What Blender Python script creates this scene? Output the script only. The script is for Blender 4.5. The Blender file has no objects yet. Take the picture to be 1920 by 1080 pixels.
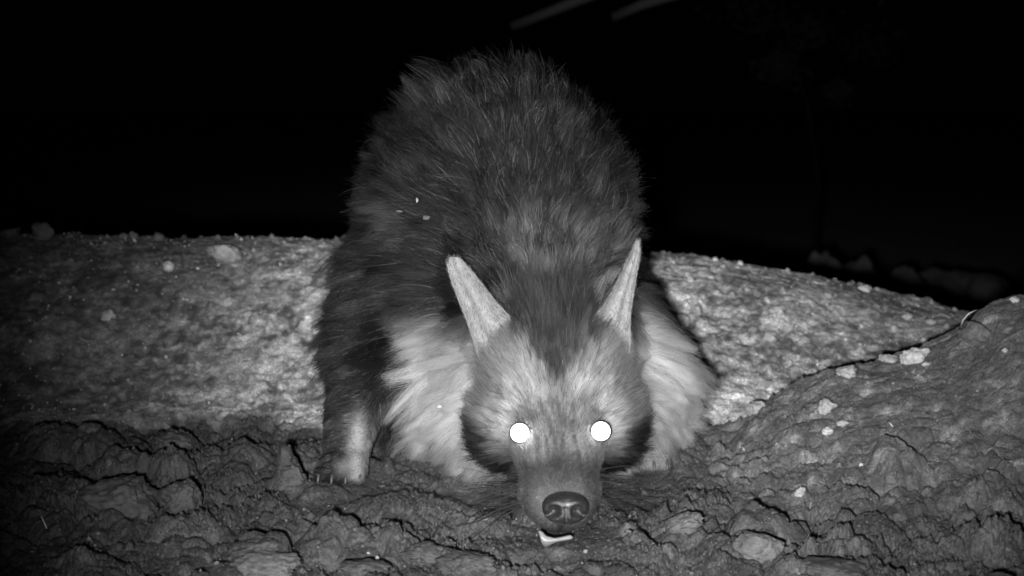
import bpy, bmesh, math, random
import numpy as np
from mathutils import Vector, Matrix, kdtree, noise as mnoise
PI = math.pi
rnd = random.Random(7)
rng = np.random.default_rng(11)
S = bpy.context.scene
COL = S.collection

# ------------------------------------------------------------------ camera
CAMZ, FPX, PITCH = 0.50, 2400.0, math.atan(340 / 2400.0)
cd = bpy.data.cameras.new('camera')
cam = bpy.data.objects.new('camera', cd); COL.objects.link(cam)
cam.location = (0, 0, CAMZ)
cam.rotation_euler = (PI / 2 - PITCH, 0, 0)
cd.sensor_width = 36; cd.lens = FPX / 1920 * 36
cd.clip_start = 0.02; cd.clip_end = 2000
cd.dof.use_dof = True; cd.dof.focus_distance = 1.62; cd.dof.aperture_fstop = 5.0
S.camera = cam
CP, SP = math.cos(PITCH), math.sin(PITCH)


def U(px, py, Y):
    """world point seen at pixel (px, py) of the 1920x1080 photograph, Y metres ahead"""
    a = (px - 960) / FPX; b = (540 - py) / FPX
    dy = CP + b * SP; dz = -SP + b * CP
    return Vector((a * Y / dy, Y, CAMZ + dz * Y / dy))


# ------------------------------------------------------------------ night sky, infrared flash beside the lens
w = bpy.data.worlds.new('World'); S.world = w; w.use_nodes = True
bg = w.node_tree.nodes['Background']
bg.inputs[0].default_value = (.5, .5, .5, 1); bg.inputs[1].default_value = 0.0003
ld = bpy.data.lights.new('flash', 'SPOT')
ld.energy = 360; ld.spot_size = math.radians(56); ld.spot_blend = 1.0; ld.shadow_soft_size = 0.022
lamp = bpy.data.objects.new('flash', ld); COL.objects.link(lamp)
lamp.location = (-0.055, -0.02, CAMZ - 0.055)
tgt = U(1120, 600, 1.9)
lamp.rotation_euler = (tgt - lamp.location).to_track_quat('-Z', 'Y').to_euler()
S.view_settings.view_transform = 'Standard'; S.view_settings.look = 'None'
S.view_settings.gamma = 1.0; S.view_settings.exposure = 0.0
S.cycles.max_bounces = 8
S.cycles.use_denoising = True
S.cycles.denoising_prefilter = 'ACCURATE'
try:
    S.cycles_curves.shape = 'RIBBONS'
except Exception:
    pass

# ------------------------------------------------------------------ numpy noise


def _hash(ix, iy, s):
    h = (ix.astype(np.int64) * 374761393 + iy.astype(np.int64) * 668265263 + s * 2147483647) & 0xffffffff
    h = ((h ^ (h >> 13)) * 1274126177) & 0xffffffff
    return (h ^ (h >> 16)) & 0xffffffff


def pn(x, y, s=0):
    xi = np.floor(x); yi = np.floor(y); fx = x - xi; fy = y - yi
    ux = fx * fx * fx * (fx * (fx * 6 - 15) + 10); uy = fy * fy * fy * (fy * (fy * 6 - 15) + 10)
    def g(ix, iy, dx, dy):
        a = _hash(ix, iy, s) * (2 * PI / 4294967296.0)
        return np.cos(a) * dx + np.sin(a) * dy
    n00 = g(xi, yi, fx, fy); n10 = g(xi + 1, yi, fx - 1, fy)
    n01 = g(xi, yi + 1, fx, fy - 1); n11 = g(xi + 1, yi + 1, fx - 1, fy - 1)
    return 1.4 * ((n00 * (1 - ux) + n10 * ux) * (1 - uy) + (n01 * (1 - ux) + n11 * ux) * uy)


def fbm(x, y, s=0, o=4, ridged=False):
    t = 0; a = 1; n = 0
    for k in range(o):
        v = pn(x, y, s + k * 17)
        if ridged: v = 1 - 2 * np.abs(v)
        t = t + a * v; n += a; a *= .5
        x = x * 2.03 + 3.1; y = y * 2.03 - 1.7
    return t / n


def worley(x, y, s=0):
    xi = np.floor(x); yi = np.floor(y)
    f1 = np.full(x.shape, 9.0); f2 = np.full(x.shape, 9.0); cid = np.zeros(x.shape)
    for ox in (-1, 0, 1):
        for oy in (-1, 0, 1):
            ix = xi + ox; iy = yi + oy
            h1 = _hash(ix, iy, s) / 4294967296.0; h2 = _hash(ix, iy, s + 5) / 4294967296.0
            d = np.hypot(ix + .1 + .8 * h1 - x, iy + .1 + .8 * h2 - y)
            n = d < f1
            f2 = np.where(n, f1, np.minimum(f2, d)); cid = np.where(n, _hash(ix, iy, s + 9) / 4294967296.0, cid)
            f1 = np.where(n, d, f1)
    return f1, f2, cid


def sst(v, a, b):
    t = np.clip((v - a) / (b - a), 0, 1); return t * t * (3 - 2 * t)


# ------------------------------------------------------------------ materials


def mat(name):
    m = bpy.data.materials.new(name); m.use_nodes = True
    nt = m.node_tree; nt.nodes.clear()
    out = nt.nodes.new('ShaderNodeOutputMaterial')
    return m, nt, out


def N(nt, t, **k):
    n = nt.nodes.new(t)
    for a, b in k.items(): setattr(n, a, b)
    return n


def mix(nt, a, b, f, blend='MIX'):
    m = N(nt, 'ShaderNodeMix', data_type='RGBA', blend_type=blend)
    for s, v in ((6, a), (7, b), (0, f)):
        if hasattr(v, 'is_output'): nt.links.new(v, m.inputs[s])
        elif s == 0: m.inputs[0].default_value = v
        else: m.inputs[s].default_value = (v, v, v, 1)
    return m.outputs[2]


def ntex(nt, co, scale, detail=6, rough=.6, dist=0.0):
    n = N(nt, 'ShaderNodeTexNoise'); n.inputs['Scale'].default_value = scale
    n.inputs['Detail'].default_value = detail; n.inputs['Roughness'].default_value = rough
    n.inputs['Distortion'].default_value = dist
    nt.links.new(co, n.inputs['Vector']); return n.outputs['Fac']


def ramp(nt, v, pts):
    r = N(nt, 'ShaderNodeValToRGB'); e = r.color_ramp.elements
    while len(e) < len(pts): e.new(.5)
    for q, (p, c) in zip(e, pts):
        q.position = p; q.color = (c, c, c, 1)
    nt.links.new(v, r.inputs[0]); return r.outputs[0]


def bump(nt, h, s, d, prev=None):
    b = N(nt, 'ShaderNodeBump'); b.inputs['Strength'].default_value = s; b.inputs['Distance'].default_value = d
    nt.links.new(h, b.inputs['Height'])
    if prev is not None: nt.links.new(prev, b.inputs['Normal'])
    return b.outputs[0]


def soil_material():
    m, nt, out = mat('soil')
    L = nt.links.new
    co = N(nt, 'ShaderNodeTexCoord').outputs['Object']
    at = N(nt, 'ShaderNodeAttribute', attribute_name='tone').outputs['Fac']
    wet = N(nt, 'ShaderNodeAttribute', attribute_name='wet').outputs['Fac']
    n1 = ramp(nt, ntex(nt, co, 60, 8, .72, .6), [(.33, .55), (.5, .95), (.68, 1.5)])
    n2 = ramp(nt, ntex(nt, co, 380, 6, .75), [(.33, .35), (.5, 1.0), (.68, 1.9)])
    n3 = ramp(nt, ntex(nt, co, 18, 5, .6, 1.2), [(.35, .7), (.5, 1.0), (.66, 1.25)])
    c = mix(nt, at, n1, 1.0, 'MULTIPLY'); c = mix(nt, c, n2, 1.0, 'MULTIPLY'); c = mix(nt, c, n3, 1.0, 'MULTIPLY')
    # pale grains
    v = N(nt, 'ShaderNodeTexVoronoi'); v.inputs['Scale'].default_value = 150; L(co, v.inputs['Vector'])
    sp = ramp(nt, v.outputs['Distance'], [(.10, 1.0), (.2, 0.0)])
    sel = N(nt, 'ShaderNodeSeparateColor'); L(v.outputs['Color'], sel.inputs[0])
    sl = ramp(nt, sel.outputs[0], [(.93, 0), (.95, .75)])
    f = mix(nt, sp, sl, 1.0, 'MULTIPLY')
    dry = N(nt, 'ShaderNodeMath', operation='MULTIPLY_ADD'); L(at, dry.inputs[0]); dry.inputs[1].default_value = 1.0; dry.inputs[2].default_value = .14
    fs = N(nt, 'ShaderNodeSeparateColor'); L(f, fs.inputs[0])
    c = mix(nt, c, dry.outputs[0], fs.outputs[0])
    p = N(nt, 'ShaderNodeBsdfPrincipled'); L(c, p.inputs['Base Color'])
    p.inputs['Specular IOR Level'].default_value = .8
    rg = N(nt, 'ShaderNodeMapRange'); L(wet, rg.inputs[0]); rg.inputs[3].default_value = .95; rg.inputs[4].default_value = .40
    rn = ramp(nt, ntex(nt, co, 130, 5, .7), [(.35, .45), (.65, 1.4)])
    L(mix(nt, rg.outputs[0], rn, 1.0, 'MULTIPLY'), p.inputs['Roughness'])
    b = bump(nt, ntex(nt, co, 90, 8, .75, .4), .9, .008)
    b = bump(nt, ntex(nt, co, 430, 6, .75), .9, .0028, b)
    L(b, p.inputs['Normal']); L(p.outputs[0], out.inputs[0])
    return m


def stone_material(name, c0, rough=.85):
    m, nt, out = mat(name)
    L = nt.links.new
    co = N(nt, 'ShaderNodeTexCoord').outputs['Object']
    n1 = ramp(nt, ntex(nt, co, 55, 8, .7, .5), [(.3, c0 * .5), (.5, c0), (.7, min(.85, c0 * 1.5))])
    n2 = ramp(nt, ntex(nt, co, 400, 5, .7), [(.3, .7), (.5, 1.0), (.7, 1.3)])
    p = N(nt, 'ShaderNodeBsdfPrincipled'); L(mix(nt, n1, n2, 1.0, 'MULTIPLY'), p.inputs['Base Color'])
    p.inputs['Roughness'].default_value = rough
    b = bump(nt, ntex(nt, co, 110, 8, .75), .8, .004)
    L(bump(nt, ntex(nt, co, 600, 5, .7), .6, .001, b), p.inputs['Normal']); L(p.outputs[0], out.inputs[0])
    return m


def plain(name, c, rough=.6, spec=.5, bscale=0, bd=.001, metal=0, coat=0):
    m, nt, out = mat(name)
    co = N(nt, 'ShaderNodeTexCoord').outputs['Object']
    p = N(nt, 'ShaderNodeBsdfPrincipled')
    nt.links.new(ramp(nt, ntex(nt, co, 90, 5), [(.3, c * .7), (.7, c * 1.25)]), p.inputs['Base Color'])
    p.inputs['Roughness'].default_value = rough; p.inputs['Specular IOR Level'].default_value = spec
    p.inputs['Metallic'].default_value = metal; p.inputs['Coat Weight'].default_value = coat
    if bscale: nt.links.new(bump(nt, ntex(nt, co, bscale, 4), .6, bd), p.inputs['Normal'])
    nt.links.new(p.outputs[0], out.inputs[0]); return m


def hair_material(name, rough=.42):
    m, nt, out = mat(name)
    h = N(nt, 'ShaderNodeBsdfHairPrincipled'); h.parametrization = 'COLOR'
    a = N(nt, 'ShaderNodeAttribute', attribute_name='shade')
    nt.links.new(a.outputs['Color'], h.inputs['Color'])
    h.inputs['Roughness'].default_value = rough; h.inputs['Radial Roughness'].default_value = .55
    h.inputs['Random Roughness'].default_value = .25; h.inputs['IOR'].default_value = 1.28
    nt.links.new(h.outputs[0], out.inputs[0]); return m


M_SOIL = soil_material()
M_PALE = stone_material('pale_stone', .27); M_MID = stone_material('dusty_stone', .085)
M_DARK = stone_material('damp_mud', .04, .6); M_WHITE = stone_material('white_stone', .38)
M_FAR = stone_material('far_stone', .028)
M_STRAW = plain('dry_straw', .42, .7); M_BONE = plain('bone', .17, .45, bscale=200)
M_TWIG = plain('bark', .013, .8, bscale=200)
M_NOSE = plain('wet_nose', .014, .36, .5, bscale=420, bd=.002, coat=.35)
M_NOSTRIL = plain('nostril', .004, .7)
M_HAIR = hair_material('fur_hair')


def skin_material():
    m, nt, out = mat('skin')
    a = N(nt, 'ShaderNodeAttribute', attribute_name='shade')
    p = N(nt, 'ShaderNodeBsdfPrincipled'); nt.links.new(a.outputs['Color'], p.inputs['Base Color'])
    p.inputs['Roughness'].default_value = .8; p.inputs['Specular IOR Level'].default_value = .08
    co = N(nt, 'ShaderNodeTexCoord').outputs['Object']
    nt.links.new(bump(nt, ntex(nt, co, 350, 5), .5, .001), p.inputs['Normal'])
    nt.links.new(p.outputs[0], out.inputs[0]); return m


M_SKIN = skin_material()

# ------------------------------------------------------------------ object helpers


def tag(o, label=None, cat=None, group=None, kind=None):
    if label: o['label'] = label
    if cat: o['category'] = cat
    if group: o['group'] = group
    if kind: o['kind'] = kind
    return o


def link(name, me, m=None, parent=None, loc=None):
    o = bpy.data.objects.new(name, me); COL.objects.link(o)
    if m: me.materials.append(m)
    if loc is not None: o.location = loc
    if parent: o.parent = parent
    return o


def from_bm(name, bm, m, parent=None, smooth=True, loc=None):
    me = bpy.data.meshes.new(name); bm.to_mesh(me); bm.free()
    if smooth: me.polygons.foreach_set('use_smooth', [True] * len(me.polygons))
    return link(name, me, m, parent, loc)


def np_mesh(name, verts, quads):
    me = bpy.data.meshes.new(name)
    me.vertices.add(len(verts)); me.vertices.foreach_set('co', verts.astype(np.float32).ravel())
    me.loops.add(quads.size); me.loops.foreach_set('vertex_index', quads.astype(np.int32).ravel())
    me.polygons.add(len(quads)); k = quads.shape[1]
    me.polygons.foreach_set('loop_start', np.arange(0, quads.size, k, dtype=np.int32))
    me.polygons.foreach_set('use_smooth', np.ones(len(quads), bool))
    me.update(calc_edges=True); return me


# ------------------------------------------------------------------ ground
CREST = [U(px, py, 2.55) for px, py in ((-500, 432), (0, 437), (150, 443), (300, 446), (450, 446), (620, 449), (1230, 474), (1290, 478),
         (1350, 488), (1440, 499), (1500, 514), (1580, 528), (1650, 546), (1740, 563), (1820, 586), (1950, 622), (2300, 690))]
CX = np.array([p.x for p in CREST]); CZ = np.array([p.z for p in CREST])
RIDGE = [U(px, py, 1.97) for px, py in ((1250, 850), (1330, 822), (1380, 782), (1440, 742), (1500, 712), (1560, 692), (1640, 676), (1700, 660), (1755, 636),
         (1795, 612), (1830, 580), (1880, 562), (1920, 556), (2000, 545), (2400, 520))]
RX = np.array([p.x for p in RIDGE]); RZ = np.array([p.z for p in RIDGE])
LUMPS = []   # (x, y, rx, ry, height, power)
for (px, py, Y, rw, ry, h) in ((545, 912, 1.66, .022, .02, .042), (600, 925, 1.64, .05, .03, .012), (240, 905, 1.74, .075, .06, .030), (330, 900, 1.72, .035, .05, .028),
        (90, 960, 1.60, .09, .07, .03), (440, 880, 1.80, .05, .04, .024), (130, 835, 1.86, .12, .06, .03), (330, 840, 1.88, .06, .03, .02),
        (760, 940, 1.58, .09, .05, .020), (1000, 1060, 1.40, .06, .03, -.01), (500, 1065, 1.40, .05, .03, .022), (760, 1040, 1.43, .04, .03, .018),
        (860, 1075, 1.38, .04, .03, .02), (1420, 1010, 1.48, .055, .04, .03), (1270, 960, 1.55, .045, .03, .015), (1190, 1040, 1.42, .06, .04, .01),
        (1680, 930, 1.66, .04, .05, .028), (1560, 1040, 1.42, .06, .04, .02), (1840, 1040, 1.45, .08, .05, .02), (640, 1030, 1.46, .05, .03, .02)):
    p = U(px, py, Y); LUMPS.append((p.x, Y, rw, ry, h))


def bank_mask(x, y):
    e = 1.985 + .10 * fbm(x * 3.1, y * 0 + 3, 41, 3) + .03 * fbm(x * 22, y * 22, 43, 3)
    return sst(y, e - .02, e + .03)


def ground(x, y, fine=True):
    """-> height, bank weight, slab weight"""
    wx = x + .015 * fbm(x * 9, y * 9, 61, 3); wy = y + .015 * fbm(x * 9 + 7, y * 9, 62, 3)
    zc = np.interp(x, CX, CZ)
    t = sst(y, 1.98, 2.62); bank = zc * np.sin(np.clip(t, 0, 1) * PI / 2) ** .9
    far = y > 2.55
    bank = np.where(far, bank - .5 * sst(y, 2.56, 4.2) - .10 * sst(y, 2.56, 2.9), bank)
    g = (1 - sst(np.abs(x + .03), .19, .27)) * (1 - sst(y, 2.6, 2.85))
    bank = bank * (1 - .93 * g)
    zr = np.interp(wx, RX, RZ + .004, left=-.02); zr = np.maximum(zr, -.02)
    yr = 1.97 + .012 * fbm(x * 14, x * 0, 71, 3) + .006 * fbm(x * 60, y * 60, 73, 2)
    onr = sst(x, .24, .36)
    slab = zr * sst(y, 1.42, 1.97) ** 1.1 * onr
    behind = sst(y, yr, yr + .028)
    near = slab * (1 - behind)
    h = np.where(y > yr, near + bank, np.maximum(near, 0) + bank * (1 - onr)) 
    bm_ = np.where(x > .26, behind, bank_mask(x, y))
    foot = np.maximum(1 - sst(np.hypot((x + .20) / .09, (y - 1.64) / .12), .5, 1.1), 1 - sst(np.hypot((x - .055) / .09, (y - 1.46) / .10), .5, 1.1))
    foot = np.maximum(foot, 1 - sst(np.hypot((x - .17) / .08, (y - 1.66) / .10), .5, 1.1))
    foot = np.maximum(foot, 1 - sst(np.hypot((x + .06) / .13, (y - 1.64) / .09), .5, 1.1))
    h = h - .008 * foot
    h = h + .17 * np.exp(-((y - 5.1) / .8) ** 2) * sst(x, .5, 1.0)
    # foreground: clods and churned mud
    mud = (1 - .75 * foot) * (1 - bm_) * (1 - .65 * sst(x, .3, .5) * sst(y, 1.62, 1.8)) * (1 - .8 * sst(y, 3, 5))
    f1, f2, cid = worley(wx * 11, wy * 13, 3)
    edge = np.clip((f2 - f1) / .16, 0, 1)
    h = h + mud * ((.35 + cid) * .019 * (1 - sst(f1, .05, .8)) - .007 * (1 - edge) - .008)
    f1, f2, cid = worley(wx * 31 + 4, wy * 36, 13)
    edge = np.clip((f2 - f1) / .2, 0, 1)
    h = h + mud * (cid * .013 * (1 - sst(f1, .05, .75)) - .003 * (1 - edge) - .003)
    h = h - mud * .008 * fbm(x * 17, y * 17, 23, 5, True)
    for (lx, ly, rx, ry, hh) in LUMPS:
        d = np.hypot((wx - lx) / rx, (wy - ly) / ry)
        h = h + hh * (1 - sst(d, .35, 1.05))
    if fine:
        r = fbm(x * 60, y * 60, 31, 5, True)
        rough = .45 + 1.1 * sst(fbm(x * 6, y * 6, 37, 2), -.2, .35)
        h = h - .0046 * r * rough * (mud + .32)
        h = h - (.0026 * rough * (mud + .6)) * fbm(x * 150, y * 150, 36, 4, True)
        h = h + .0018 * fbm(x * 300, y * 300, 35, 3)
        # bank: gentle swells, pits and crumbs
        h = h + bm_ * (.010 * fbm(x * 7, y * 7, 51, 4) + .005 * fbm(x * 34, y * 60, 53, 4))
        q1, q2, qc = worley(x * 16, y * 22, 77)
        h = h - bm_ * np.where(qc > .72, .016 * (1 - sst(q1, .05, .26)), 0)
        c1, c2, cc = worley(x * 55, y * 55, 79)
        h = h + (bm_ + .3) * np.where(cc > .90, .0050 * (1 - sst(c1, .1, .42)) * cc, 0)
    # hollow pressed under the feet and chest keeps the soil just below them
    h = h - .012 * (1 - sst(np.hypot((x - .06) / .22, (y - 1.72) / .16), .6, 1.1))
    return h, bm_, onr * (1 - behind) * sst(y, 1.45, 1.75)


def gz(x, y):
    return float(ground(np.array([float(x)]), np.array([float(y)]))[0][0])


def build_ground():
    us = np.concatenate([-np.geomspace(400, 1.3, 46), np.linspace(-1.25, 1.25, 1150), np.geomspace(1.3, 400, 46)])
    ys = np.concatenate([np.linspace(-6, .9, 14), np.linspace(1.0, 1.26, 40), np.linspace(1.265, 2.66, 860), np.geomspace(2.68, 900, 110)])
    sc = .4 * np.maximum(ys, 1.0)
    sc = np.minimum(sc, 3.0)
    X = us[None, :] * sc[:, None]; Y = np.repeat(ys[:, None], len(us), 1)
    H, B, SL = ground(X.ravel(), Y.ravel())
    x = X.ravel(); y = Y.ravel()
    v = np.stack([x, y, H], 1)
    r, c = len(ys), len(us)
    i = (np.arange(r - 1)[:, None] * c + np.arange(c - 1)[None, :]).ravel()
    q = np.stack([i, i + 1, i + c + 1, i + c], 1)
    me = np_mesh('ground', v, q)
    # tone: dry pale bank; damp mud in front, with shade painted into its darkness
    n = fbm(x * 5.5, y * 8, 91, 4); n2 = fbm(x * 24, y * 34, 93, 4); n3 = fbm(x * 70, y * 90, 95, 3)
    pale = sst(n * .5 + n2 * .5 + n3 * .38, -.42, .40)
    bank_t = .08 + .66 * pale ** 1.2
    # flash falloff painted into the tone: bank darkens towards its left and right ends
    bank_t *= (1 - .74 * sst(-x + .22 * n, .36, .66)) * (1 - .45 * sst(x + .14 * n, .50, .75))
    q1, q2, qc = worley(x * 16, y * 22, 77)
    bank_t *= 1 - .6 * np.where(qc > .72, 1 - sst(q1, .05, .26), 0)
    mud_t = .027 + .035 * sst(fbm(x * 8, y * 8, 97, 4), -.3, .5) + .035 * sst(n2, 0, .5)
    mud_t *= 1 - .45 * sst(-x + .1 * n, .25, .6)  # beam falloff painted in: mud gets darker to the left
    slab_t = .09 + .17 * sst(n2 + .5 * n3, -.1, .6)
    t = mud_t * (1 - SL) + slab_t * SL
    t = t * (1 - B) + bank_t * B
    t = np.where(y > 3, .12, t)
    wet = (1 - B) * (1 - .7 * SL)
    for nm, a in (('tone', t), ('wet', wet)):
        at = me.attributes.new(nm, 'FLOAT', 'POINT'); at.data.foreach_set('value', a.astype(np.float32))
    return tag(link('ground', me, M_SOIL), kind='structure')


build_ground()

# ------------------------------------------------------------------ stones, clods, straw


def rock_mesh(seed, sub=4, flat=(1, 1, 1), rough=.22, cuts=7):
    r = random.Random(seed)
    bm = bmesh.new(); bmesh.ops.create_icosphere(bm, subdivisions=sub, radius=1)
    pl = [(Vector((r.gauss(0, 1), r.gauss(0, 1), r.gauss(0, 1))).normalized(), r.uniform(.62, .9)) for _ in range(cuts)]
    off = Vector((seed * 3.7, seed * 1.3, 0))
    for v in bm.verts:
        p = v.co.copy()
        for n, d in pl:
            e = p.dot(n) - d
            if e > 0: p -= n * e * .85
        k = 1 + rough * mnoise.fractal(p * 1.6 + off, 1.0, 2.0, 5) + .4 * rough * mnoise.fractal(p * 6 + off, .8, 2.0, 4)
        p *= k
        v.co = Vector((p.x * flat[0], p.y * flat[1], p.z * flat[2]))
    return bm


def stone(name, px, py, Y, wpx, hpx, m, label, cat, group, seed, dyk=.8, sink=.35, rot=0.0, cuts=7, rough=.22, z=None, sub=4):
    """stone of wpx x hpx photo pixels resting on the ground at distance Y"""
    p = U(px, py, Y); s = Y / FPX
    rx = wpx * s / 2; rz = hpx * s / 2
    o = from_bm(name, rock_mesh(seed, sub, (rx, max(rx, rz) * dyk, rz), rough, cuts), m)
    g = gz(p.x, Y) if z is None else z
    o.location = (p.x, Y, g + rz * (1 - 2 * sink)); o.rotation_euler = (0, rot, rnd.uniform(-.3, .3))
    return tag(o, label, cat, group)


def hit(px, py, y0=1.3, y1=4.0):
    """distance at which the sight line through a pixel meets the ground"""
    ys = np.linspace(y0, y1, 500); ps = [U(px, py, Y) for Y in ys]
    h = ground(np.array([p.x for p in ps]), ys)[0]
    zz = np.array([p.z for p in ps]); k = np.where(zz < h)[0]
    return float(ys[k[0]]) if len(k) else None


ST = [  # px, base py, w, h, material, label
    (316, 506, 24, 20, M_WHITE, 'small bright white stone on the upper left of the bank'),
    (420, 484, 72, 40, M_PALE, 'broad pale lump of dry earth near the left bank top'),
    (80, 448, 42, 40, M_MID, 'rounded grey lump standing up from the far left bank top'),
    (18, 446, 44, 24, M_MID, 'low grey lump cut by the left picture edge on the bank top'),
    (132, 446, 16, 10, M_MID, 'tiny stone on the bank top right of the rounded lump'),
    (232, 448, 18, 14, M_MID, 'left of two small knobs on the left bank top'),
    (250, 448, 16, 16, M_MID, 'right of two small knobs on the left bank top'),
    (296, 450, 24, 20, M_MID, 'small leaning stone on the bank top above the white stone'),
    (425, 572, 22, 20, M_PALE, 'small pale stone in the middle of the left bank'),
    (205, 600, 30, 26, M_PALE, 'pale crumbly stone left of the middle of the left bank'),
    (1620, 546, 26, 18, M_WHITE, 'bright pale stone on the crest of the right bank'),
    (1552, 556, 14, 12, M_PALE, 'small pale stone just below the right bank crest'),
    (1700, 600, 20, 16, M_PALE, 'upper pale stone on the dark right end of the bank'),
    (1746, 607, 20, 12, M_PALE, 'flat pale chip near the right end of the bank'),
    (1615, 613, 10, 9, M_WHITE, 'tiny bright pebble on the right bank slope'),
    (1444, 640, 26, 26, M_PALE, 'rounded pale stone in the middle of the right bank'),
    (1280, 610, 28, 28, M_PALE, 'pale lump on the bank close to the hyena shoulder'),
    (1715, 680, 56, 38, M_WHITE, 'large bright angular stone beside the crack on the right'),
    (1664, 680, 40, 20, M_PALE, 'flat stone left of the large bright stone'),
    (1588, 704, 46, 26, M_PALE, 'grey crumbly stone sitting on the crack edge'),
    (1420, 772, 36, 28, M_PALE, 'pale earth crumb at the low left end of the crack'),
    (1548, 772, 40, 30, M_PALE, 'pale rounded stone in the middle of the right slope'),
    (1552, 812, 24, 14, M_WHITE, 'narrow pale stone below the rounded one on the right slope'),
    (1580, 800, 26, 14, M_PALE, 'tilted pale chip on the right slope'),
    (1832, 634, 66, 40, M_MID, 'long grey slab lying on the far right slope'),
    (1902, 568, 20, 14, M_WHITE, 'white pebble on the ridge at the right picture edge'),
    (1884, 664, 12, 10, M_WHITE, 'tiny white pebble on the far right slope'),
    (1736, 688, 14, 8, M_WHITE, 'tiny pale chip in front of the large bright stone'),
    (1500, 935, 22, 20, M_PALE, 'small light pebble in the dark mud right of the hyena'),
    (1615, 878, 9, 9, M_WHITE, 'lone tiny bright pebble on the dark right mud'),
    (1672, 905, 26, 30, M_MID, 'pointed grey stone poking out of the dark right mud'),
]
for i, (px, py, wp, hp, m, lab) in enumerate(ST):
    Y = hit(px, py)
    if Y is None or Y > 2.7: Y = 2.53
    stone('stone', px, py, Y, wp, hp, m, lab, 'stone', 'loose stones on the bank and slope', 100 + i, sink=.27, rot=rnd.uniform(-.3, .3), dyk=.7, cuts=9, rough=.32)
CL = [
    (545, 918, 60, 62, 'steep pointed mud clod left of the front paw', -.1, 5),
    (168, 808, 44, 22, 'rounded mud clod on the far edge of the left mud', 0, 4),
    (330, 838, 70, 34, 'wedge shaped mud clod behind the big left clod', .25, 7),
    (225, 960, 150, 90, 'big smooth mud clod on the left', .05, 5),
    (340, 955, 76, 90, 'upright ribbed mud clod right of the big smooth one', .1, 6),
    (480, 1045, 110, 50, 'dark flat clod near the bottom left of centre', -.1, 8),
    (490, 1092, 150, 50, 'pale crumbly clod at the bottom edge left of centre', 0, 8),
    (800, 1050, 90, 44, 'dark clod in front of the hyena chin on the left', .1, 8),
    (880, 1090, 120, 46, 'low crumbly clod at the bottom edge below the muzzle', 0, 8),
    (1425, 1040, 100, 62, 'pale broken clod standing in the mud right of the muzzle', .3, 9),
    (1280, 990, 80, 34, 'flat tilted clod between the muzzle and the pale broken clod', -.35, 8),
    (1560, 1085, 130, 40, 'wide dark clod at the bottom edge on the right', 0, 8),
    (690, 1080, 100, 46, 'rough dark clod at the bottom edge left of the muzzle', .1, 8),
]
for i, (px, py, wp, hp, lab, rot, cuts) in enumerate(CL):
    Y = hit(px, min(py, 1078)) or 1.36
    stone('mud_clod', px, py, Y, wp, hp, M_MID if 'pale' in lab else M_DARK, lab, 'mud clod', 'clods of churned mud', 300 + i, sink=.3, rot=rot, dyk=.8, cuts=cuts, rough=.24, sub=5)


def tube_bm(pts, r0, r1, sides=6):
    bm = bmesh.new(); rings = []
    for i, p in enumerate(pts):
        a = pts[max(i - 1, 0)]; b = pts[min(i + 1, len(pts) - 1)]
        t = (b - a).normalized(); u = t.cross(Vector((0, .2, 1))).normalized(); v = t.cross(u)
        r = r0 + (r1 - r0) * i / (len(pts) - 1)
        rings.append([bm.verts.new(p + (u * math.cos(2 * PI * k / sides) + v * math.sin(2 * PI * k / sides)) * r) for k in range(sides)])
    for a, b in zip(rings, rings[1:]):
        for k in range(sides): bm.faces.new((a[k], a[(k + 1) % sides], b[(k + 1) % sides], b[k]))
    bm.faces.new(rings[0][::-1]); bm.faces.new(rings[-1])
    return bm


def ground_tube(name, pix, m, label, cat, group, r=.0012, lift=.002):
    pts = []
    for px, py in pix:
        Y = hit(px, py) or 2.54
        if Y > 2.6: Y = 2.54
        pts.append(Vector((U(px, py, Y).x, Y, gz(U(px, py, Y).x, Y) + lift)))
    b = sum(pts, Vector()) / len(pts)
    o = from_bm(name, tube_bm([p - b for p in pts], r, r * .5), m); o.location = b
    return tag(o, label, cat, group)


G = 'dry straws lying on the ground'
Yr = 1.95
pts = [U(px, py, Y) for px, py, Y in ((1801, 614, 1.965), (1806, 600, 1.95), (1816, 588, 1.945), (1831, 581, 1.95))]
b = pts[0].copy(); o = from_bm('straw', tube_bm([p - b for p in pts], .0014, .0008), M_STRAW); o.location = b
tag(o, 'curved white straw arching over the crack on the right', 'straw', G)
ground_tube('straw', [(1762, 594), (1772, 597), (1782, 599)], M_STRAW, 'short pale straw on the dark end of the right bank', 'straw', G)
ground_tube('straw', [(1495, 680), (1499, 674), (1503, 668)], M_STRAW, 'short straw on the bank just above the crack', 'straw', G)
ground_tube('straw', [(1532, 690), (1534, 683), (1537, 678)], M_STRAW, 'stubby white straw standing at the crack edge', 'straw', G, .0022)
ground_tube('straw', [(1740, 560), (1752, 561)], M_STRAW, 'thin straw on the right bank crest', 'straw', G)
ground_tube('straw', [(1390, 845), (1396, 853)], M_STRAW, 'tiny bright straw in the mud by the right front leg', 'straw', G)
ground_tube('straw', [(1664, 799), (1674, 803)], M_STRAW, 'tiny bright straw on the right slope', 'straw', G)
ground_tube('straw', [(78, 975), (84, 985), (88, 998)], M_STRAW, 'faint straw in the dark mud at the lower left', 'straw', G, .0010)
ground_tube('straw', [(688, 1040), (694, 1050)], M_STRAW, 'pale straw in the mud below the front paw', 'straw', G, .0008)


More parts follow.
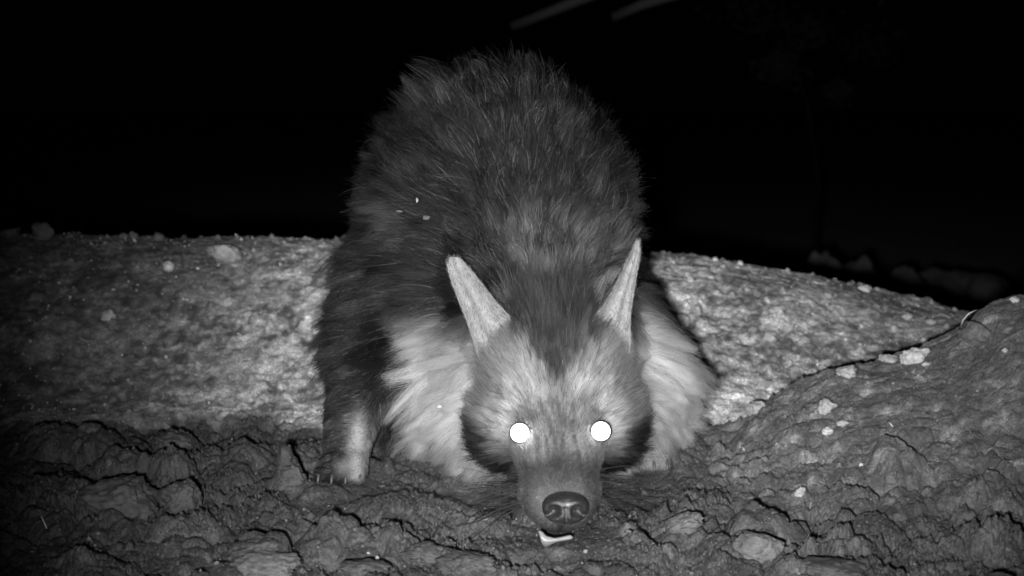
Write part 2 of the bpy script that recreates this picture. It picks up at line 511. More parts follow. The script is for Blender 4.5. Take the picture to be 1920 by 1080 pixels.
def build_gravel():
    bm0 = bmesh.new(); bmesh.ops.create_icosphere(bm0, subdivisions=1, radius=1)
    bv = np.array([v.co[:] for v in bm0.verts]); bf = np.array([[v.index for v in f.verts] for f in bm0.faces]); bm0.free()
    n = 15000
    y = 1.3 + 1.3 * rng.random(n); x = (rng.random(n) * 2 - 1) * .5 * y
    d = fbm(x * 9, y * 9, 201, 3)
    k = rng.random(n) < sst(d, -.35, .4) * .8 + .1
    x = x[k]; y = y[k]; n = len(x)
    h, B, SL = ground(x, y); SL = np.clip(SL, 0, 1)
    s = .0009 * np.exp(rng.normal(0, .5, n)) * (1.0 + .3 * B)
    sc = s[:, None] * (0.6 + .8 * rng.random((n, 3)))
    v = bv[None] * (1 + .35 * (rng.random((n, len(bv), 1)) - .5)) * sc[:, None, :]
    a = rng.random(n) * 6.28; ca, sa = np.cos(a)[:, None], np.sin(a)[:, None]
    v = np.stack([v[..., 0] * ca - v[..., 1] * sa, v[..., 0] * sa + v[..., 1] * ca, v[..., 2]], -1)
    v += np.stack([x, y, h + s * .3], 1)[:, None, :]
    f = bf[None] + (np.arange(n) * len(bv))[:, None, None]
    me = np_mesh('gravel', v.reshape(-1, 3), f.reshape(-1, 3))
    me.polygons.foreach_set('use_smooth', np.zeros(n * len(bf), bool))
    t = (.08 + .25 * B) * (1 - B * .0) * np.exp(rng.normal(0.1, .5, n))
    t = np.clip(np.maximum(t, SL * .14), .03, .6)
    for nm, a in (('tone', t), ('wet', t * 0)):
        at = me.attributes.new(nm, 'FLOAT', 'POINT'); at.data.foreach_set('value', np.repeat(a, len(bv)).astype(np.float32))
    return tag(link('gravel', me, M_SOIL), 'fine crumbs of earth scattered over bank and mud', 'gravel', kind='stuff')


build_gravel()

# far things the flash barely reaches
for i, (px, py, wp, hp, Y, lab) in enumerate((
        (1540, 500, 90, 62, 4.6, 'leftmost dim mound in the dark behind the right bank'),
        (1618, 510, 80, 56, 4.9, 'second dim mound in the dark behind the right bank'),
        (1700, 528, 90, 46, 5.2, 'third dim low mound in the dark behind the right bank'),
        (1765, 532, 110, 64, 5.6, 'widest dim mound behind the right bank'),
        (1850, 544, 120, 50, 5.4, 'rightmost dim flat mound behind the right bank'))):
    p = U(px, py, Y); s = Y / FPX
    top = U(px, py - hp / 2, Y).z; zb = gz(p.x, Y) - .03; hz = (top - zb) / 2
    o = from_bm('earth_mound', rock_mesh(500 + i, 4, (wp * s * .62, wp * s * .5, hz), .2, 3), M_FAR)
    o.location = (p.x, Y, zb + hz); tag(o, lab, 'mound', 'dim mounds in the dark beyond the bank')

for i, (a, bb, lab) in enumerate((((( 960, 50), (1050, 14), (1110, -10)), 0, 'left dim twig hanging in at the top edge'),
                                  (((1150, 32), (1205, 8), (1270, -12)), 0, 'right dim twig hanging in at the top edge'))):
    Y = 4.6
    pts = [U(px, py, Y - .05 * k) for k, (px, py) in enumerate(a)] + [U(a[-1][0] + 400, a[-1][1] - 160, Y - .3), U(a[-1][0] + 500, a[-1][1] - 700, Y)]
    b = pts[0].copy()
    o = from_bm('twig', tube_bm([p - b for p in pts], .017, .026, 8), M_TWIG); o.location = b
    tag(o, lab, 'twig', 'twigs hanging into the top of the picture')

# a slender tree standing far back in the dark
TY = 7.5
M_TRUNK = plain('dark_bark', .003, .9, .1)
tr = bpy.data.objects.new('tree', None); COL.objects.link(tr)
tb = U(1530, 300, TY); tr.location = (tb.x, TY, gz(tb.x, TY) - .05)
tag(tr, 'very dim leafy tree far back in the dark at the upper right', 'tree')
TO = Vector(tr.location)
tp = [TO, U(1535, 350, TY), U(1515, 200, TY), U(1475, 60, TY), U(1450, -120, TY)]
from_bm('trunk', tube_bm([p - TO for p in tp], .022, .010, 8), M_TRUNK, tr)
from_bm('branch', tube_bm([p - TO for p in (tp[2], U(1560, 160, TY - .1), U(1620, 60, TY - .2))], .010, .005, 6), M_TRUNK, tr)
lv = []; rr = random.Random(5)
for (px, py, rad, n_) in ((1462, 128, .11, 260), (1575, 172, .08, 120), (1520, 60, .16, 160), (1640, 90, .15, 120), (1400, 30, .18, 150), (1560, -60, .25, 250)):
    c0 = U(px, py, TY)
    for _ in range(n_):
        d = Vector((rr.gauss(0, 1), rr.gauss(0, 1), rr.gauss(0, .7))) * rad * .6
        lv.append((c0 + d - TO, rr.uniform(.018, .035)))
bm = bmesh.new()
for c0, sz in lv:
    u_ = Vector((rr.gauss(0, 1), rr.gauss(0, 1), rr.gauss(0, 1))).normalized(); v_ = u_.orthogonal().normalized(); u2 = u_ * sz; v2_ = v_ * sz * .4
    bm.faces.new([bm.verts.new(c0 + q) for q in (-u2, v2_, u2, -v2_)])
from_bm('crown', bm, plain('leaf', .015, .6, .2), tr, smooth=False)

# ------------------------------------------------------------------ hyena
hy = bpy.data.objects.new('hyena', None); COL.objects.link(hy); hy.location = (0, 1.95, 0)
tag(hy, 'shaggy dark brown hyena with pale neck, nose to the mud and shining eyes', 'hyena')
HY = Vector((0, 1.95, 0))
HX = .056


def prim_body():
    bm = bmesh.new()
    def ell(c, r, rot=None):
        m = Matrix.Translation(c) @ (Matrix.Rotation(rot[0], 4, rot[1]) if rot else Matrix()) @ Matrix.Diagonal((*r, 1))
        bmesh.ops.create_icosphere(bm, subdivisions=4, radius=1, matrix=m)
    def cap(a, ra, b_, rb, sx=1.0):
        a = Vector(a); b_ = Vector(b_); n = max(3, int((b_ - a).length / (.25 * min(ra, rb))))
        for i in range(n + 1):
            t = i / n; r = ra + (rb - ra) * t
            ell(a.lerp(b_, t), (r * sx, r, r))
    # muzzle, jaw, skull
    ell((HX, 1.449, .047), (.045, .035, .039))
    cap((HX, 1.460, .060), .037, (HX, 1.515, .094), .046, 1.20)
    cap((HX, 1.50, .086), .042, (HX, 1.56, .118), .058, 1.12)
    cap((HX, 1.466, .036), .027, (HX, 1.56, .060), .050, 1.15)
    ell((HX, 1.600, .140), (.092, .085, .086))
    for s in (-1, 1):
        ell((HX + s * .052, 1.575, .103), (.050, .055, .056))
        ell((HX + s * .052, 1.545, .138), (.026, .022, .016))      # brow
        ell((HX + s * .030, 1.462, .054), (.020, .026, .028))      # whisker pads
    ell((HX - .004, 1.630, .190), (.054, .060, .050))
    # neck and chest
    cap((HX - .004, 1.70, .165), .082, (.005, 1.90, .35), .145)
    ell((.035, 1.79, .165), (.128, .10, .135)); ell((.049, 1.765, .072), (.161, .085, .078))
    # withers, barrel, rump
    ell((-.022, 1.96, .345), (.186, .22, .184)); ell((-.025, 2.05, .27), (.205, .30, .19))
    ell((-.008, 1.93, .42), (.128, .16, .105)); ell((-.030, 1.90, .24), (.192, .15, .16))
    ell((-.03, 2.36, .33), (.155, .17, .155))
    # front legs
    cap((-.165, 1.88, .25), .07, (-.203, 1.84, .14), .055); cap((-.203, 1.84, .14), .055, (-.226, 1.765, .062), .036)
    cap((-.226, 1.765, .062), .036, (-.229, 1.715, .026), .031)
    ell((-.229, 1.690, .020), (.033, .04, .022))
    for k in (-1.5, -.5, .5, 1.5): ell((-.229 + k * .0185, 1.655 + abs(k) * .005, .013), (.0086, .021, .0125))
    ell((-.14, 1.86, .12), (.07, .07, .12))
    cap((.125, 1.88, .20), .065, (.195, 1.82, .11), .055); cap((.195, 1.84, .11), .055, (.19, 1.785, .05), .034)
    ell((.185, 1.75, .016), (.034, .042, .022))
    for k in (-1.5, -.5, .5, 1.5): ell((.185 + k * .018, 1.715 + abs(k) * .005, .012), (.0098, .019, .014))
    # hind legs, tail
    for s in (-1, 1):
        x = -.03 + s * .11
        cap((x, 2.34, .33), .10, (x + s * .03, 2.24, .20), .065); cap((x + s * .03, 2.24, .20), .055, (x + s * .03, 2.40, .13), .034)
        cap((x + s * .03, 2.40, .13), .032, (x + s * .03, 2.36, .035), .028); ell((x + s * .03, 2.335, .022), (.034, .048, .022))
    cap((-.03, 2.50, .36), .03, (-.03, 2.60, .22), .022)
    me = bpy.data.meshes.new('body'); bm.to_mesh(me); bm.free()
    o = bpy.data.objects.new('body', me); COL.objects.link(o)
    r = o.modifiers.new('r', 'REMESH'); r.mode = 'VOXEL'; r.voxel_size = .0048
    s = o.modifiers.new('s', 'SMOOTH'); s.factor = .6; s.iterations = 7
    dg = bpy.context.evaluated_depsgraph_get(); dg.update()
    m2 = bpy.data.meshes.new_from_object(o.evaluated_get(dg))
    o.modifiers.clear(); o.data = m2; bpy.data.meshes.remove(me); m2.name = 'body'
    m2.polygons.foreach_set('use_smooth', [True] * len(m2.polygons))
    return o


body = prim_body()
me = body.data
nv = len(me.vertices)
V = np.empty(nv * 3); me.vertices.foreach_get('co', V); V = V.reshape(-1, 3)
me.calc_loop_triangles()
T = np.empty(len(me.loop_triangles) * 3, np.int32); me.loop_triangles.foreach_get('vertices', T); T = T.reshape(-1, 3)
VN = np.empty(nv * 3); me.vertices.foreach_get('normal', VN); VN = VN.reshape(-1, 3)


def blob(P, c, r):
    """soft 3-D spot; c = (px, py, Y) or Vector, r in metres (scalar or per axis)"""
    c = U(*c) if isinstance(c, tuple) else c
    d = (P - np.array(c[:])) / np.array(r if hasattr(r, '__len__') else (r, r, r))
    return np.exp(-(d ** 2).sum(1))


def n3(P, s, seed=0):
    return (fbm(P[:, 0] * s + 3 * P[:, 1] * s * .31, P[:, 2] * s + P[:, 1] * s * .47, seed, 3))


def head_w(P):
    """1 on the head, 0 on neck and body; the boundary is the plane behind the jaw and ears"""
    s = P[:, 1] - .30 * (P[:, 2] - .12)
    near = np.hypot(P[:, 0] - HX, P[:, 2] - .12)
    return (1 - sst(s, 1.612, 1.632)) * (near < .14)


EYES = [U(975, 815, 1.488), U(1128, 812, 1.490)]


def leg_w(P):
    a = (1 - sst(P[:, 0], -.165, -.145)) * (1 - sst(P[:, 2], .11, .17)) * (P[:, 1] < 1.86)
    b_ = (1 - sst(P[:, 2], .03, .05)) * (P[:, 1] < 1.80) * (P[:, 0] > .14)
    c_ = (P[:, 1] > 2.2) * (1 - sst(P[:, 2], .2, .26))
    return np.clip(np.maximum(np.maximum(a, b_), c_), 0, 1)


def coat_shade(P):
    x, y, z = P[:, 0], P[:, 1], P[:, 2]
    hw = head_w(P)
    # --- body: dark brown coat with lighter grizzled areas
    c = .006 + .009 * sst(n3(P, 14, 5), 0, .5)
    c += .03 * sst(np.abs(x + .025), .10, .22) * sst(z, .24, .34)
    c += .10 * blob(P, (800, 225, 1.85), .05) + .06 * blob(P, (790, 430, 1.80), .03) + .05 * blob(P, (1160, 390, 1.85), .035)
    # pale neck and throat
    nb = 1 - sst(y + .5 * (z - .15), 1.80, 1.93)
    side = sst(x + .012 * n3(P, 60, 6), -.142, -.118) * (1 - sst(x, .30, .32))
    up = 1 - sst(z + .022 * n3(P, 30, 8) + .018 * sst(-x, -.02, .08), .145, .245)
    ruff = nb * side * up
    c = c + (.58 - c) * ruff
    nape = blob(P, (1060, 525, 1.76), (.058, .12, .050)) * .95 * sst(n3(P, 40, 9), -.2, .3)
    c = c + (.44 - c) * nape
    # --- legs
    lw = leg_w(P)
    lc = .022 + .50 * (x < -.1) * (blob(P, (670, 815, 1.70), (.011, .06, .026)) + blob(P, (672, 865, 1.66), (.011, .05, .026)) + .4 * blob(P, (640, 880, 1.64), (.010, .05, .008)))
    lc = lc + .22 * (x > .1)
    c = c * (1 - lw) + lc * lw
    # --- head
    hx = np.abs(x - HX)
    h = .36 + .10 * n3(P, 30, 12)
    h = h + (.13 - h) * .8 * np.exp(-(hx / .013) ** 2) * sst(z, .09, .13)
    h = h + (.05 - h) * .65 * sst(n3(P * np.array([2.6, .5, .45]), 60, 15), -.05, .25) * (1 - sst(hx, .03, .055))
    crown = sst(z - .8 * hx + .016 * n3(P, 50, 16), .150, .176)
    h = h + (.014 - h) * crown * (.86 + .14 * sst(n3(P * np.array([2.6, .5, .5]), 70, 25), -.1, .2))
    h = h + (.02 - h) * .9 * sst((hx / .100) ** 2 + ((z - .150) / .105) ** 2, 1.0, 1.12) * (z < .19) * (z > .06)                            # dark outline of the cheek
    for s in (-1, 1):
        h = h + (.06 - h) * .75 * blob(P, Vector((HX + s * .060, 1.530, .130)), (.016, .08, .007))   # brow mark
        h = h + (.008 - h) * np.clip(1.45 * blob(P, Vector((HX + s * .089, 1.545, .088)), (.028, .10, .026)), 0, 1)
        h = h + (.008 - h) * np.clip(1.45 * blob(P, Vector((HX + s * .067, 1.53, .062)), (.025, .10, .025)), 0, 1)
        h = h + (.40 - h) * .9 * blob(P, Vector((HX + s * .044, 1.50, .100)), (.015, .03, .024))  # pale fur patch by the eye, also painting in the eye's halo
    mz = (1 - sst(z + .006 * n3(P, 60, 18), .080, .104)) * (1 - sst(hx, .040, .052)) * (y < 1.53)
    h = h + (.065 - h) * mz * .95
    h = h + (.05 - h) * .85 * np.exp(-(hx / .024) ** 2) * (1 - sst(z, .092, .118))
    h = h + (.16 - h) * .8 * blob(P, Vector((HX, 1.41, .048)), (.050, .035, .036))
    h = h + (.04 - h) * .9 * blob(P, Vector((HX, 1.43, .082)), (.022, .04, .014))
    h = h + (.02 - h) * .9 * (1 - sst(z, .008, .018))
    h = h + (.02 - h) * .9 * np.exp(-(hx / .004) ** 2) * (z < .04) * (y < 1.46)
    c = c * (1 - hw) + h * hw
    return np.clip(c, .008, .8)


sh = coat_shade(V) * .38
for e in EYES:
    sh = np.maximum(sh, .34 * (1 - sst(np.linalg.norm(V - np.array(e[:]), axis=1), .017, .021)))  # skin painted pale around each eye to imitate its glow
at = me.attributes.new('shade', 'FLOAT_COLOR', 'POINT')
at.data.foreach_set('color', np.stack([sh, sh, sh, sh * 0 + 1], 1).astype(np.float32).ravel())
me.materials.clear(); me.materials.append(M_SKIN)
me.transform(Matrix.Translation(-HY)); body.parent = hy


def norm(a):
    return a / np.maximum(np.linalg.norm(a, axis=1, keepdims=True), 1e-9)


A, B_, C_ = V[T[:, 0]], V[T[:, 1]], V[T[:, 2]]
TA = .5 * np.linalg.norm(np.cross(B_ - A, C_ - A), axis=1); TC = (A + B_ + C_) / 3


def sample(n, wfun):
    wgt = TA * wfun(TC); wgt = wgt / wgt.sum()
    i = rng.choice(len(T), n, p=wgt); u = rng.random((n, 1)); v = rng.random((n, 1))
    f = u + v > 1; u = np.where(f, 1 - u, u); v = np.where(f, 1 - v, v)
    P = A[i] * (1 - u - v) + B_[i] * u + C_[i] * v
    nn = norm(VN[T[i, 0]] * (1 - u - v) + VN[T[i, 1]] * u + VN[T[i, 2]] * v)
    return P, nn


def add_fur(name, P, nn, D, Ln, shade, rad, parent, clump=.5, csize=60, wig=.12, droop=.25, K=6, cvs=.22):
    """curves rooted at P; D unit directions, Ln lengths"""
    n = len(P)
    D = norm(D + wig * rng.normal(0, 1, (n, 3)))
    Ln = Ln * np.exp(rng.normal(0, .22, n))
    t = np.linspace(0, 1, K)[None, :, None]
    g = np.array([0, 0, -1.0])[None, None, :]
    curl = rng.normal(0, .10, (n, 1, 3)); ph = rng.random((n, 1, 1)) * 6.28
    pts = P[:, None, :] + Ln[:, None, None] * (D[:, None, :] * t + droop * g * t ** 2 + curl * np.sin(t * 3.0 + ph) * t ** 1.2)
    if np.max(clump) > 0:
        clump = np.broadcast_to(clump, (n,)).reshape(n, 1, 1)
        nc = max(4, n // csize); ci = rng.choice(n, nc, replace=False)
        kd = kdtree.KDTree(nc)
        for q, c in enumerate(ci): kd.insert(P[c], q)
        kd.balance()
        own = np.array([kd.find(p)[1] for p in P])
        cp = pts[ci[own]]; cl = Ln[ci[own]]
        off = cp - pts
        wv = clump * (rng.random((n, 1, 1)) * .6 + .5) * t ** 1.4
        pts = pts + off * np.clip(wv, 0, .93)
        cv = np.exp(rng.normal(0, 1, nc)[own] * cvs)
        shade = shade * cv
    shade = np.clip(shade * np.exp(rng.normal(0, .22, n)), .006, .86)
    hc = bpy.data.hair_curves.new(name); hc.add_curves([K] * n)
    pts = pts - np.array(HY[:])
    hc.attributes['position'].data.foreach_set('vector', pts.astype(np.float32).ravel())
    tr = np.linspace(0, 1, K); prof = np.clip(1.0 - tr ** 2 * .85, .12, 1)
    ra = hc.attributes.get('radius') or hc.attributes.new('radius', 'FLOAT', 'POINT')
    ra.data.foreach_set('value', (rad * np.exp(rng.normal(0, .25, n))[:, None] * prof[None]).astype(np.float32).ravel())
    a = hc.attributes.new('shade', 'FLOAT_COLOR', 'POINT')
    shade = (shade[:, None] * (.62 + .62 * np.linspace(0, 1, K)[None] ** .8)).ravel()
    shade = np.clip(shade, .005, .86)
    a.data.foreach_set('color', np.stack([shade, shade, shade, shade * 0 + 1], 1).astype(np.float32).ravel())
    return link(name, hc, M_HAIR, parent)


def tang(v, nn):
    return norm(v - (v * nn).sum(1, keepdims=True) * nn)


# ---- coat of body and legs
def w_body(P):
    return (1 - head_w(P)) * (1 - .75 * (P[:, 1] > 2.1)) * (1 - .5 * (P[:, 2] < .02)) * (1 + .5 * (P[:, 1] < 1.85))


P, nn = sample(230000, w_body)
x, y, z = P.T
rx_, rz_ = x - .045, z - .20
v = np.stack([rx_, np.full_like(x, .05) + .06 * (z > .3), rz_], 1)
side = sst(np.abs(x + .01), .06, .2)
v[:, 2] -= .10 * side
v = norm(v)
lw = leg_w(P)
v = v * (1 - lw[:, None]) + np.array([0, .15, -1.0]) * lw[:, None]
rf = (1 - sst(y + .5 * (z - .15), 1.80, 1.93)) * (z < .24)
sg = np.where(x > HX, 1.0, -1.0)
v = np.where(rf[:, None] > .5, norm(np.stack([sg * 1.0, .25 + 0 * x, -.45 - .3 * (x > HX) + .9 * (z - .12) / .1 * .5], 1)), v)
fl = np.stack([fbm(x * 25, z * 25, 301, 2), x * 0, fbm(x * 25, z * 25, 303, 2)], 1) * .5
D = norm(tang(v + fl, nn) + .38 * nn)
Ln = .052 + .02 * sst(z, .2, .4) + 0 * x
Ln = np.where(y < 1.66, .03, Ln); Ln = Ln * (1 - .75 * lw); Ln = np.where(rf > .5, .050, Ln)
Ln = np.where((lw > .3), .007 + .012 * sst(z, .03, .14), Ln); Ln = np.where((lw > .5) & (z < .04), .0045, Ln)
sd = coat_shade(P); Ln = Ln * np.where(rng.random(len(x)) < .025, 1.25, 1)
tip = (rng.random(len(x)) < .06) & (sd < .2)
sd = np.where(tip, .15 + .6 * rng.random(len(x)), sd)
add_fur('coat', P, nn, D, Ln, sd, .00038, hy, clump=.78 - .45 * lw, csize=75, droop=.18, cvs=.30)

# ---- long mane over neck and back
def w_mane(P):
    return (np.abs(P[:, 0] + .0 - .03 * (P[:, 1] < 1.8)) < .11) * (VN[T[:, 0], 2] > .15) * (P[:, 2] > .22) * (P[:, 1] < 2.4) * (1 - head_w(P))


P, nn = sample(26000, w_mane)
x, y, z = P.T
v = np.stack([(x - .035) * 1.6, .10 + 0 * x, .28 + 0 * x], 1)
v = norm(v)
D = norm(tang(v, nn) + .75 * nn)
Ln = .05 + .03 * sst(z, .38, .5) * (1 - sst(np.abs(x + .02), .05, .11))
sd = coat_shade(P) * .8
q = rng.random(len(x)); sd = np.where(q < .10, .15 + .5 * rng.random(len(x)), sd); sd = np.where(q > .95, .55 + .3 * rng.random(len(x)), sd)
Ln = Ln * np.where(rng.random(len(x)) < .03, 1.12, 1)
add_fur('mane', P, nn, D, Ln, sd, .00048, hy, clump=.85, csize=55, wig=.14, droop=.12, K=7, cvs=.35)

# ---- face
def w_face(P):
    return head_w(P)


P, nn = sample(70000, w_face)
x, y, z = P.T
ed = np.minimum(np.linalg.norm(P - np.array(EYES[0][:]), axis=1), np.linalg.norm(P - np.array(EYES[1][:]), axis=1))
nz = np.linalg.norm((P - np.array([HX + .002, 1.406, .062])) / np.array([1.15, 1, .8]), axis=1)
k = (ed > .0118) & (nz > .0135)
P, nn, ed = P[k], nn[k], ed[k]; x, y, z = P.T; nz = nz[k]
v = norm(P - np.array([HX, 1.40, .045])) + np.stack([np.sign(x - HX) * .25 * sst(np.abs(x - HX), .03, .07), x * 0, x * 0], 1)
low = 1 - sst(z, .05, .09)
v[:, 2] -= low * .5
Ln = .0042 + .016 * sst(y, 1.46, 1.54) + .014 * sst(np.abs(x - HX), .055, .085) + .012 * sst(z, .17, .21) + .026 * sst(z, .200, .225) * (1 - sst(np.abs(x - HX), .02, .05))
Ln = np.minimum(Ln, .6 * np.maximum(ed - .0122, 0) + .0022)
D = norm(tang(v, nn) + (.30 + .25 * sst(z, .17, .2))[:, None] * nn + np.stack([(x - HX) * 6, 0 * x, .5 + 0 * x], 1) * sst(z, .200, .225)[:, None] + .25 * rng.normal(0, 1, P.shape) * sst(z, .19, .22)[:, None])
sd = coat_shade(P); q = rng.random(len(x)); sd = np.where((q < .03) & (z > .15) & (sd < .15), .08 + .2 * rng.random(len(x)), sd); sd = np.where((q > .86) & (z > .11) & (sd > .2), .06, sd)
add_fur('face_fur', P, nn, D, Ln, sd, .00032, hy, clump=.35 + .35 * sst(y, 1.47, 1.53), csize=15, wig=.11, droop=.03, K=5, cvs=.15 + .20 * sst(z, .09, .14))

# ---- ears: cupped shells, pointed, swept outwards


def ear(front, depth, lean, cup):
    """front: outline pixels, base first; a curved shell of real thickness, concave side forward"""
    pts = [U(px, py, depth) for px, py in front['outer']]; inn = [U(px, py, depth) for px, py in front['inner']]
    for q in range(len(pts)):
        mdl = (pts[q] + inn[q]) / 2; kx = 1.16 if q < len(pts) - 1 else 1.0
        pts[q] = mdl + (pts[q] - mdl) * kx; inn[q] = mdl + (inn[q] - mdl) * kx
    n = len(pts); W = 14; bm = bmesh.new(); g = []
    for i in range(n):
        t = i / (n - 1); row = []
        for j in range(W + 1):
            s = j / W; p = pts[i].lerp(inn[i], s)
            c = math.sin(PI * s) ** .8 * cup * (1 - t) ** .6
            c -= .007 * math.exp(-((s - .27) / .09) ** 2) * (1 - t) ** .8; p = p + Vector((0, lean * t + c, 0)); row.append(p)
        g.append(row)
    F = [[bm.verts.new(p) for p in r] for r in g]
    th = .0022
    Bk = [[bm.verts.new(p + Vector((0, th * (1.6 if 0 < j < W else .6), 0))) for j, p in enumerate(r)] for r in g]
    for i in range(n - 1):
        for j in range(W):
            bm.faces.new((F[i][j], F[i][j + 1], F[i + 1][j + 1], F[i + 1][j]))
            bm.faces.new((Bk[i][j], Bk[i + 1][j], Bk[i + 1][j + 1], Bk[i][j + 1]))
        bm.faces.new((F[i][0], F[i + 1][0], Bk[i + 1][0], Bk[i][0])); bm.faces.new((F[i][W], Bk[i][W], Bk[i + 1][W], F[i + 1][W]))
    for j in range(W):
        bm.faces.new((F[n - 1][j], F[n - 1][j + 1], Bk[n - 1][j + 1], Bk[n - 1][j]))
        bm.faces.new((F[0][j], Bk[0][j], Bk[0][j + 1], F[0][j + 1]))
    bmesh.ops.recalc_face_normals(bm, faces=bm.faces)
    bmesh.ops.subdivide_edges(bm, edges=bm.edges, cuts=1, use_grid_fill=True, smooth=.0)
    bmesh.ops.smooth_vert(bm, verts=bm.verts, factor=.5, use_axis_x=True, use_axis_y=True, use_axis_z=True)
    for v_ in bm.verts:
        v_.co += Vector((0, .0012 * mnoise.noise(v_.co * 90), 0)); v_.co -= HY
    return bm


M_EAR = plain('ear_skin', .155, .75, .3, bscale=500, bd=.0008)
EL = dict(outer=[(910, 695), (896, 648), (878, 600), (860, 560), (846, 525), (838, 500), (842, 487)],
          inner=[(990, 660), (966, 614), (940, 585), (918, 560), (897, 532), (875, 505), (858, 487)])
ER = dict(outer=[(1178, 690), (1178, 642), (1180, 590), (1189, 545), (1198, 505), (1204, 475), (1203, 455)],
          inner=[(1100, 650), (1113, 606), (1134, 578), (1153, 548), (1172, 510), (1187, 478), (1197, 456)])
ears = []
for od, yy in ((EL, 1.60), (ER, 1.60)):
    e = from_bm('ear', ear(od, yy, .03, .018), M_EAR, hy)
    ears.append(e)
    em = e.data; em.calc_loop_triangles()
    ev = np.array([v_.co[:] for v_ in em.vertices]) + np.array(HY[:]); en = np.array([v_.normal[:] for v_ in em.vertices])
    et = np.array([t_.vertices[:] for t_ in em.loop_triangles])
    a, b2, c2 = ev[et[:, 0]], ev[et[:, 1]], ev[et[:, 2]]
    ar = np.linalg.norm(np.cross(b2 - a, c2 - a), axis=1); i = rng.choice(len(et), 7000, p=ar / ar.sum())
    u = rng.random((len(i), 1)); v2 = rng.random((len(i), 1)); f = u + v2 > 1; u = np.where(f, 1 - u, u); v2 = np.where(f, 1 - v2, v2)
    P = a[i] * (1 - u - v2) + b2[i] * u + c2[i] * v2; nn = norm(en[et[i, 0]])
    base_, tip_ = U(*od['outer'][0], yy), U(*od['outer'][-1], yy)
    d0 = np.array((tip_ - base_).normalized()[:])[None] + 0 * P
    lo = 1 - sst(P[:, 2], base_.z + .01, base_.z + .05)
    add_fur('ear_fuzz', P, nn, norm(tang(d0, nn) + .3 * nn), .0055 + .011 * lo, .135 + .05 * sst(n3(P, 60, 77), -.2, .3), .0002, e, clump=.3, csize=20, wig=.2, droop=0, K=4)

# ---- eyes: pale eyeball with a mirror-like tapetum seen through the wide pupil
m, nt, out = mat('tapetum')
gl = N(nt, 'ShaderNodeBsdfAnisotropic'); gl.inputs['Roughness'].default_value = .42; gl.inputs['Color'].default_value = (1, 1, 1, 1)
nt.links.new(gl.outputs[0], out.inputs[0]); M_TAP = m
tco = N(nt, 'ShaderNodeTexCoord').outputs['Object']; ln = N(nt, 'ShaderNodeVectorMath', operation='LENGTH'); nt.links.new(tco, ln.inputs[0])
mr = N(nt, 'ShaderNodeMapRange'); nt.links.new(ln.outputs['Value'], mr.inputs[0]); mr.inputs[1].default_value = .0088; mr.inputs[2].default_value = .0140
nt.links.new(ramp(nt, mr.outputs[0], [(0, 1.0), (.35, .17), (.7, .085), (1, .055)]), gl.inputs['Color'])  # soft edge of the eyeshine painted as a radial colour fade
M_EYE = plain('eyeball', .30, .6, .3)  # light tone stands in for the glow around the pupil
M_LID = plain('eyelid', .05, .6)
mid = (lamp.location + Vector((0, 0, CAMZ))) / 2
for e in EYES:
    bm = bmesh.new(); bmesh.ops.create_uvsphere(bm, u_segments=32, v_segments=20, radius=.0117)
    nrm = (mid - e).normalized()
    ctr = e + Vector((0, .0095, 0))
    o = from_bm('eye', bm, M_EYE, hy, loc=ctr - HY)
    bm = bmesh.new(); rings = 8; R = .0128; f = [bm.verts.new((0, 0, .0))]
    prev = None; cen = f[0]
    for r in range(1, rings + 1):
        rr = R * r / rings; row = [bm.verts.new((rr * math.cos(2 * PI * k / 32), rr * math.sin(2 * PI * k / 32), -rr * rr / .5)) for k in range(32)]
        for k in range(32):
            if prev: bm.faces.new((prev[k], row[k], row[(k + 1) % 32], prev[(k + 1) % 32]))
            else: bm.faces.new((cen, row[k], row[(k + 1) % 32]))
        prev = row
    edge = [bm.verts.new((v_.co.x * .86, v_.co.y * .86, v_.co.z - .003)) for v_ in prev]
    for k in range(32): bm.faces.new((prev[k], edge[k], edge[(k + 1) % 32], prev[(k + 1) % 32]))
    pu = from_bm('pupil', bm, M_TAP, o); pu.rotation_euler = nrm.to_track_quat('Z', 'Y').to_euler()
    pu.location = nrm * .0120 + Vector((0, 0, 0))

# ---- nose
bm = bmesh.new(); bmesh.ops.create_icosphere(bm, subdivisions=5, radius=1)
for v_ in bm.verts:
    p = v_.co
    X_, Y_, Z_ = p
    # leathery pad: wide on top, notched below, front flattened
    sx = math.copysign(abs(X_) ** .92, X_); sz = math.copysign(abs(Z_) ** .92, Z_)
    q = Vector((sx * (.0265 + .002 * sz), Y_ * .015, sz * .0188))
    if Y_ < 0:
        for s in (-1, 1):
            d = math.hypot((q.x - s * .0130) / .0056, (q.z + .002) / .0058)
            q.y += .013 * math.exp(-d * d * 1.1)
            d = math.hypot((q.x - s * .0195) / .0045, (q.z + .007) / .0035)
            q.y += .006 * math.exp(-d * d)
        q.y += .003 * math.exp(-(q.x / .0016) ** 2) * (1 if q.z < .004 else 0)
        for s in (-1, 1):
            d = math.hypot((q.x - s * .012) / .008, (q.z - .008) / .006); q.y -= .003 * math.exp(-d * d)
    v_.co = q
nose = from_bm('nose', bm, M_NOSE, hy, loc=U(1060, 953, 1.406) - HY); nose.rotation_euler = (-.15, 0, 0)

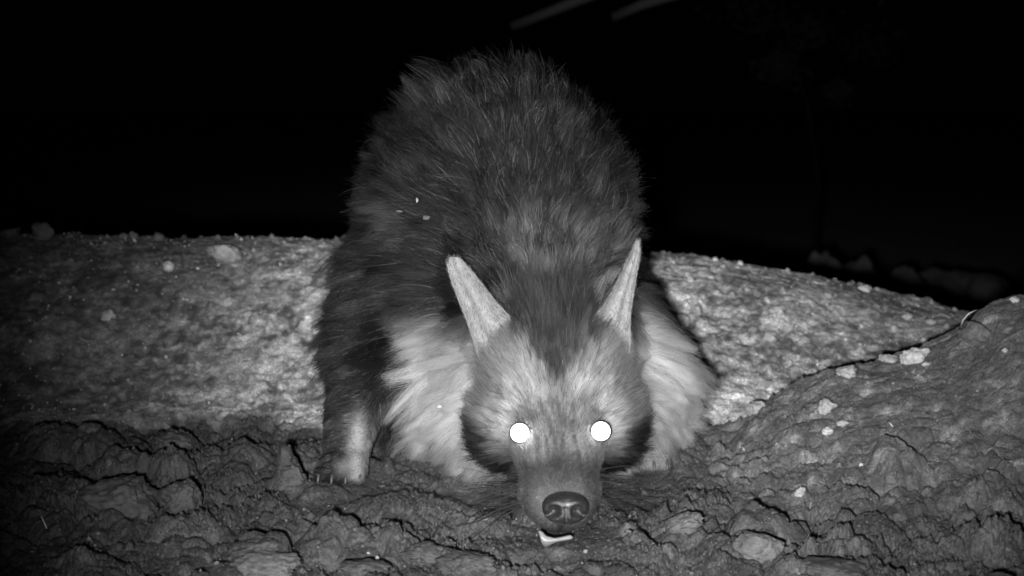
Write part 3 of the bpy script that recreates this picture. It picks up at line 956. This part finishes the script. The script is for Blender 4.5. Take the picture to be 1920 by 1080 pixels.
# ---- lips / mouth corner, whiskers
for cx, cy in ((-.229, 1.640), (.185, 1.700)):
    for k in (-1.5, -.5, .5, 1.5):
        bm = tube_bm([Vector((0, .012, .004)), Vector((0, .004, .006)), Vector((0, -.004, .002)), Vector((0, -.009, -.004))], .0034, .0012, 8)
        from_bm('claw', bm, M_LID, hy, loc=Vector((cx + k * .0185, cy + abs(k) * .005, .012)) - HY)
P = []; Dd = []; Lw = []
for s in (-1, 1):
    for k in range(34):
        P.append((HX + s * (.034 + rnd.uniform(0, .010)), 1.452 + rnd.uniform(0, .03), .050 + rnd.uniform(-.018, .02)))
        Dd.append((s * 1.0, .15 + rnd.uniform(-.2, .25), rnd.uniform(-.45, .25))); Lw.append(rnd.uniform(.055, .105))
P = np.array(P); wh = add_fur('whiskers', P, P * 0, norm(np.array(Dd)), np.array(Lw), np.full(len(P), .008), .00055, hy, clump=0, wig=.05, droop=.15, K=8)

# ---- things on and by the animal
def small(name, c, r, m, label, cat, seed, group=None, flat=(1, 1, 1)):
    o = from_bm(name, rock_mesh(seed, 3, tuple(r * f for f in flat), .3, 6), m); o.location = c
    return tag(o, label, cat, group)


GB = 'bits of dry plant stuck in the fur'
small('burr', U(748, 396, 1.735), .0036, M_MID, 'pale burr stuck in the flank fur at the left', 'burr', 601, GB, (1.4, .7, .6))
small('burr', U(782, 375, 1.735), .0022, M_PALE, 'tiny pale burr above the larger ones in the flank fur', 'burr', 602, GB, (.8, .7, 1.6))
small('burr', U(799, 408, 1.725), .0036, M_MID, 'grey flat burr in the dark fur left of the ear tip', 'burr', 603, GB, (1.6, .7, .8))
small('burr', U(824, 762, 1.635), .0030, M_WHITE, 'white burr in the pale neck fur left of the face', 'burr', 604, GB, (1.5, .7, .8))
pg = [(1006, 996), (1014, 1001), (1022, 1011), (1040, 1016), (1060, 1012), (1076, 1008), (1079, 1014), (1062, 1019), (1045, 1021), (1031, 1027), (1020, 1036), (1013, 1022)]
bc = U(1041, 1013, 1.415)
bm = bmesh.new(); fr = [bm.verts.new(U(px, py, 1.413) - bc) for px, py in pg]
bk = [bm.verts.new(v_.co * .9 + Vector((0, .008, .001))) for v_ in fr]
n_ = len(pg); bm.faces.new(fr); bm.faces.new(bk[::-1])
for k in range(n_): bm.faces.new((fr[k], bk[k], bk[(k + 1) % n_], fr[(k + 1) % n_]))
bmesh.ops.recalc_face_normals(bm, faces=bm.faces)
bmesh.ops.bevel(bm, geom=bm.edges[:], offset=.0009, segments=2, affect='EDGES')
bo = from_bm('bone_fragment', bm, M_BONE); bo.location = bc + Vector((0, .003, .001)); bo.scale = (.92, 1, .85)
tag(bo, 'white curved bone fragment on the mud under the hyena chin', 'bone')
